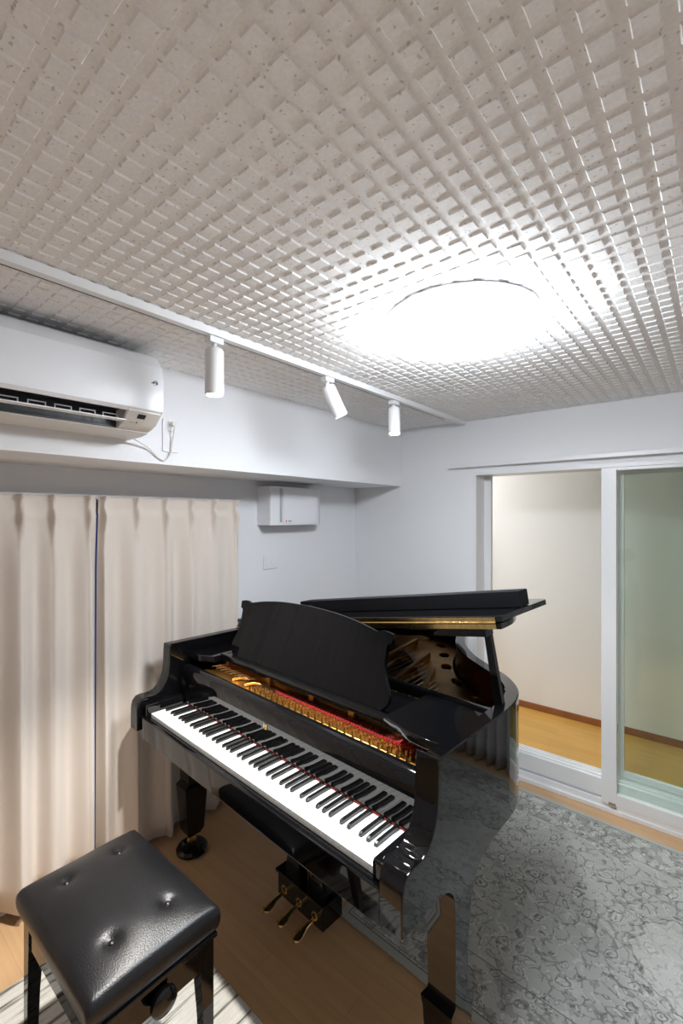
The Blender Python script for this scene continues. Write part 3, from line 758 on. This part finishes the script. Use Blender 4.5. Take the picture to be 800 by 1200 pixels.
# strings and tuning pins
pin = None; pnum = 0
def lerp(a, b, t): return a+(b-a)*t
for k in range(88):
    f = k/87; x = lerp(-.50, .60, f)
    # speaking length falls from bass to treble
    if k < 24:
        bx_ = lerp(-.30, -.05, k/24); by_ = lerp(1.36, 1.30, k/24)-.02; mm = M['copper']; r_ = .0014; z0 = .900; xs = lerp(-.52, -.24, k/24)
    else:
        g = (k-24)/63; j = min(int(g*(len(brp)-1)), len(brp)-2); q = brp[len(brp)-1-j]; bx_, by_ = q[0]+.02, q[1]+.03; mm = M['steel']; r_ = .0009; z0 = .892; xs = lerp(-.20, .61, g)
    bm = bmesh.new(); acyl(bm, (xs, .235+.012*(k % 3), z0-.006), (bx_, by_, z0), r_, n=6, cap=False)
    fin(bm, 'string', mm, P)
for k in range(98):
    f = k/97; x = lerp(-.22, .62, f)
    loc = (x, .226+.0125*(k % 4)-(.004 if k % 2 else 0), .866)
    if pin is None:
        bm = bmesh.new(); acyl(bm, (0, 0, 0), (0, 0, .020), .0030, n=8); acyl(bm, (0, 0, .010), (0, 0, .014), .0045, n=8); pin = fin(bm, 'tuning_pin', M['brass'], P); pin.location = loc
    else: copy_part(pin, P, loc)

# music desk
DZ0, DZ1 = .940, .968
bm = bmesh.new(); aprism(bm, catmull([(.452, .235), (.50, .222), (.56, .205), (.62, .200), (.668, .205)], 4)+[(.668, .495), (.452, .495)], 2, DZ0, DZ1, bev=.005)
fin(bm, 'desk_side_panel', M['black'], P, True)
bm = bmesh.new(); aprism(bm, [(-.668, .495), (-.668, .205)]+catmull([(-.62, .200), (-.58, .205), (-.55, .222), (-.515, .24)], 4)+[(-.515, .495)], 2, DZ0-.03, DZ1-.03, bev=.005)
fin(bm, 'desk_side_panel', M['black'], P, True)
box('desk_rail', -.668, .668, .470, .4945, DZ0+.002, DZ1+.008, M['black'], P, bev=.004)
# desk bed with raised lip, then the board leaning back
box('desk_bed', -.500, .440, .285, .4685, .925, .941, M['black'], P, bev=.003)
box('desk_lip', -.500, .440, .262, .286, .925, .952, M['black'], P, bev=.005)
def desk_board():
    # outline in (x, s) with s measured up the board
    R_ = [(x_-.006, s_*.92) for x_, s_ in [(.400, 0), (.425, .030), (.428, .055), (.416, .085), (.396, .125), (.392, .175), (.395, .225), (.408, .232), (.412, .262), (.400, .268), (.372, .272), (.345, .264)]]
    top = [(.339, .243), (.24, .262), (.12, .275), (-.02, .280)]
    right = catmull(R_, 3); tp = catmull(top, 4)
    half = right+tp[1:]
    ctr = -.022
    left = [(2*ctr-x, s) for x, s in half[::-1][1:]]
    return half+left
pts = desk_board()
bm = bmesh.new(); aprism(bm, pts, 1, 0, .017, bev=.003)
db = fin(bm, 'music_desk', M['desk'], P, True); db.location = (0, .288, .946); db.rotation_euler = (-math.radians(13), 0, 0)
tube('desk_prop', [(-.02, .34, 1.10), (-.02, .39, 1.02), (-.02, .45, .945)], .004, M['brass'], P, sm=1)

# lid: main board, folded-back front flap
LA = math.radians(9.25); HX, HZ = -.730, .994
lid = bpy.data.objects.new('lid', None)
FY = .470
lo_ = offset_poly(OC, -.010)
LP = [(x-HX, y) for x, y in lo_ if y > FY+.02]
LP = [(LP[0][0], FY)]+[p for p in LP if p[0] > .02 or p[1] > FY+.12]+[(0, FY+.11), (.022, FY+.03), (.06, FY)]
LP = [(max(0.0, a), b) for a, b in LP]
bm = bmesh.new(); aprism(bm, LP, 2, 0, .0195, bev=.006)
lid = fin(bm, 'lid', M['black'], P, True); lid.location = (HX, 0, HZ); lid.rotation_euler = (0, -LA, 0)
bm = bmesh.new(); FW = 1.462
fl = [(.06, FY), (FW-.012, FY), (FW, FY+.012), (FW, FY+.375), (FW-.008, FY+.395), (FW-.03, FY+.405), (.03, FY+.405), (0, FY+.38), (0, FY+.11), (.022, FY+.03)]
aprism(bm, fl, 2, .0215, .0405, bev=.004)
fin(bm, 'lid_flap', M['black'], lid, True)
bm = bmesh.new(); abox(bm, .34, FW-.015, FY-.0035, FY-.0002, .002, .0375)
acyl(bm, (.34, FY-.003, .0205), (FW-.015, FY-.003, .0205), .0042, n=12)
fin(bm, 'flap_hinge', M['brass'], lid, True)
box('lid_cleat', .12, FW-.055, FY+.004, FY+.055, -.024, -.0005, M['black'], lid, bev=.004)
for y in (.55, 1.0):
    cyl('lid_hinge', (HX+.004, y-.05, HZ-.001), (HX+.004, y+.05, HZ-.001), .006, M['brass'], P)
# lid prop
pb = wpt(0, 0, 0)
bm = bmesh.new(); a = Vector((.690, .512, .975)); b = Vector((.651, .512, 1.1930)); d = (b-a).normalized(); nn = Vector((d.z, 0, -d.x))*.013
vs = []
for yy in (.503, .521):
    for q in (a-nn, a+nn, b+nn*.8, b+nn*.3+d*.008, b-nn*.8): vs.append(bm.verts.new((q.x, yy, q.z)))
bm.faces.new(vs[:5]); bm.faces.new(vs[5:][::-1])
for k in range(5): bm.faces.new((vs[k], vs[(k+1) % 5], vs[5+(k+1) % 5], vs[5+k]))
fin(bm, 'lid_prop', M['black'], P)

# legs with curved brackets under the rim
def piano_leg(side):
    secs = [(.085, .650, .704, .192, .250), (.110, .640, .714, .180, .262), (.290, .634, .7215, .168, .275), (.318, .630, .7215, .164, .280), (.330, .640, .7215, .184, .246),
            (.45, .638, .7215, .184, .248), (.54, .634, .7215, .184, .262), (.58, .632, .7215, .182, .274), (.605, .631, .7215, .179, .286), (.622, .630, .7215, .172, .304), (.635, .630, .7215, .160, .330), (.645, .630, .7215, .146, .365), (.651, .630, .7215, .128, .405), (.6545, .630, .7215, .100, .450)]
    if side < 0: secs = [(z, -x1, -x0_, a, b) for z, x0_, x1, a, b in secs]
    return leg_loft(bmesh.new(), secs)
def caster(leg_parent, c):
    bm = bmesh.new(); abox(bm, c[0]-.014, c[0]-.010, c[1]-.012, c[1]+.012, .045, .085); abox(bm, c[0]+.010, c[0]+.014, c[1]-.012, c[1]+.012, .045, .085); abox(bm, c[0]-.016, c[0]+.016, c[1]-.016, c[1]+.016, .080, .086)
    acyl(bm, (c[0]-.0095, c[1], .046), (c[0]+.0095, c[1], .046), .022, n=28)
    return fin(bm, 'caster', M['brass'], leg_parent, True)
def cup(c, label):
    p = wpt(c[0], c[1], 0)
    bm = bmesh.new(); alathe(bm, [(0, 0), (.062, 0), (.070, .006), (.071, .018), (.062, .028), (.046, .031), (.036, .0235), (0, .0235)], (0, 0, 0), 48)
    o = fin(bm, 'caster_cup', M['black'], smooth=True); o.location = (p.x, p.y, 0)
    tag(o, label, 'caster cup', 'black caster cups under the piano legs')
for s, lb in ((-1, 'round black caster cup under the piano leg nearest the curtains'), (1, 'round black caster cup under the piano leg at the treble end')):
    lg = fin(piano_leg(s), 'leg', M['black'], P, True, ang=22); caster(lg, (s*.677, .221)); cup((s*.677, .221), lb)
bm = leg_loft(bmesh.new(), [(.085, -.227, -.173, 1.22, 1.27), (.30, -.24, -.16, 1.205, 1.285), (.35, -.25, -.15, 1.195, 1.295), (.355, -.235, -.165, 1.21, 1.28), (.60, -.245, -.155, 1.20, 1.29), (.655, -.29, -.11, 1.16, 1.33)])
lg = fin(bm, 'leg', M['black'], P); caster(lg, (-.20, 1.245)); cup((-.20, 1.245), 'round black caster cup under the tail leg of the piano')

# pedal lyre
LXc = -.035
bm = bmesh.new()
abox(bm, LXc-.132, LXc+.132, .325, .430, .030, .125, .006); abox(bm, LXc-.140, LXc+.140, .318, .437, .119, .131, .003)
ly = fin(bm, 'pedal_box', M['black'], P, True)
for s in (-1, 1):
    bm = bmesh.new(); pr = [(LXc+s*.030, .13), (LXc+s*.115, .13), (LXc+s*.100, .20), (LXc+s*.085, .34), (LXc+s*.088, .50), (LXc+s*.100, .621), (LXc+s*.030, .621)]
    aprism(bm, pr, 1, .350, .400, bev=.004); fin(bm, 'lyre_post', M['black'], P, True)
box('lyre_bar', LXc-.03, LXc+.03, .352, .398, .24, .621, M['black'], P, bev=.002)
box('lyre_head', LXc-.125, LXc+.125, .335, .415, .590, .6215, M['black'], P, bev=.003)
cyl('pedal_rod', (LXc, .372, .131), (LXc, .372, .24), .0035, M['brass'], P, n=10)
for s in (-1, 1): cyl('lyre_brace', (LXc+s*.08, .43, .12), (LXc+s*.12, .61, .62), .006, M['brass'], P, n=12)
for dx in (-.088, 0, .088):
    bm = bmesh.new()
    secs = [(.326, .0075, .0), (.300, .008, 0), (.278, .010, -.002), (.262, .015, -.006), (.248, .0195, -.009), (.236, .0195, -.011), (.226, .016, -.013), (.220, .009, -.015)]
    rings = []
    for y, hw, dz in secs:
        zc = .058+dz; rings.append([bm.verts.new((LXc+dx+hw*math.cos(a), y, zc+.0062*math.sin(a))) for a in [2*PI*i/12 for i in range(12)]])
    for A_, B_ in zip(rings, rings[1:]):
        for k in range(12): bm.faces.new((A_[k], A_[(k+1) % 12], B_[(k+1) % 12], B_[k]))
    bm.faces.new(rings[0]); bm.faces.new(rings[-1][::-1])
    fin(bm, 'pedal', M['brass'], P, True)
    bm = bmesh.new(); alathe(bm, [(.011, 0), (.016, 0), (.016, .003), (.011, .003), (.011, 0)], (0, 0, 0), 24)
    o = fin(bm, 'pedal_collar', M['brass'], P, True); o.location = (LXc+dx, .3255, .068); o.rotation_euler = (PI/2, 0, 0)

# long black box lying on the folded flap
bx = box('black_case', .36, FW-.006, 0, .075, 0, .054, M['box'], bev=.004)
q = wpt(HX, 0, HZ)
Mw = Matrix.Translation(PO) @ Matrix.Rotation(PA, 4, 'Z') @ Matrix.Translation(Vector((HX, .640, HZ))) @ Matrix.Rotation(-LA, 4, 'Y') @ Matrix.Translation(Vector((0, 0, .0412)))
bx.matrix_world = Mw
tag(bx, 'long low black case lying across the folded lid of the piano', 'case')
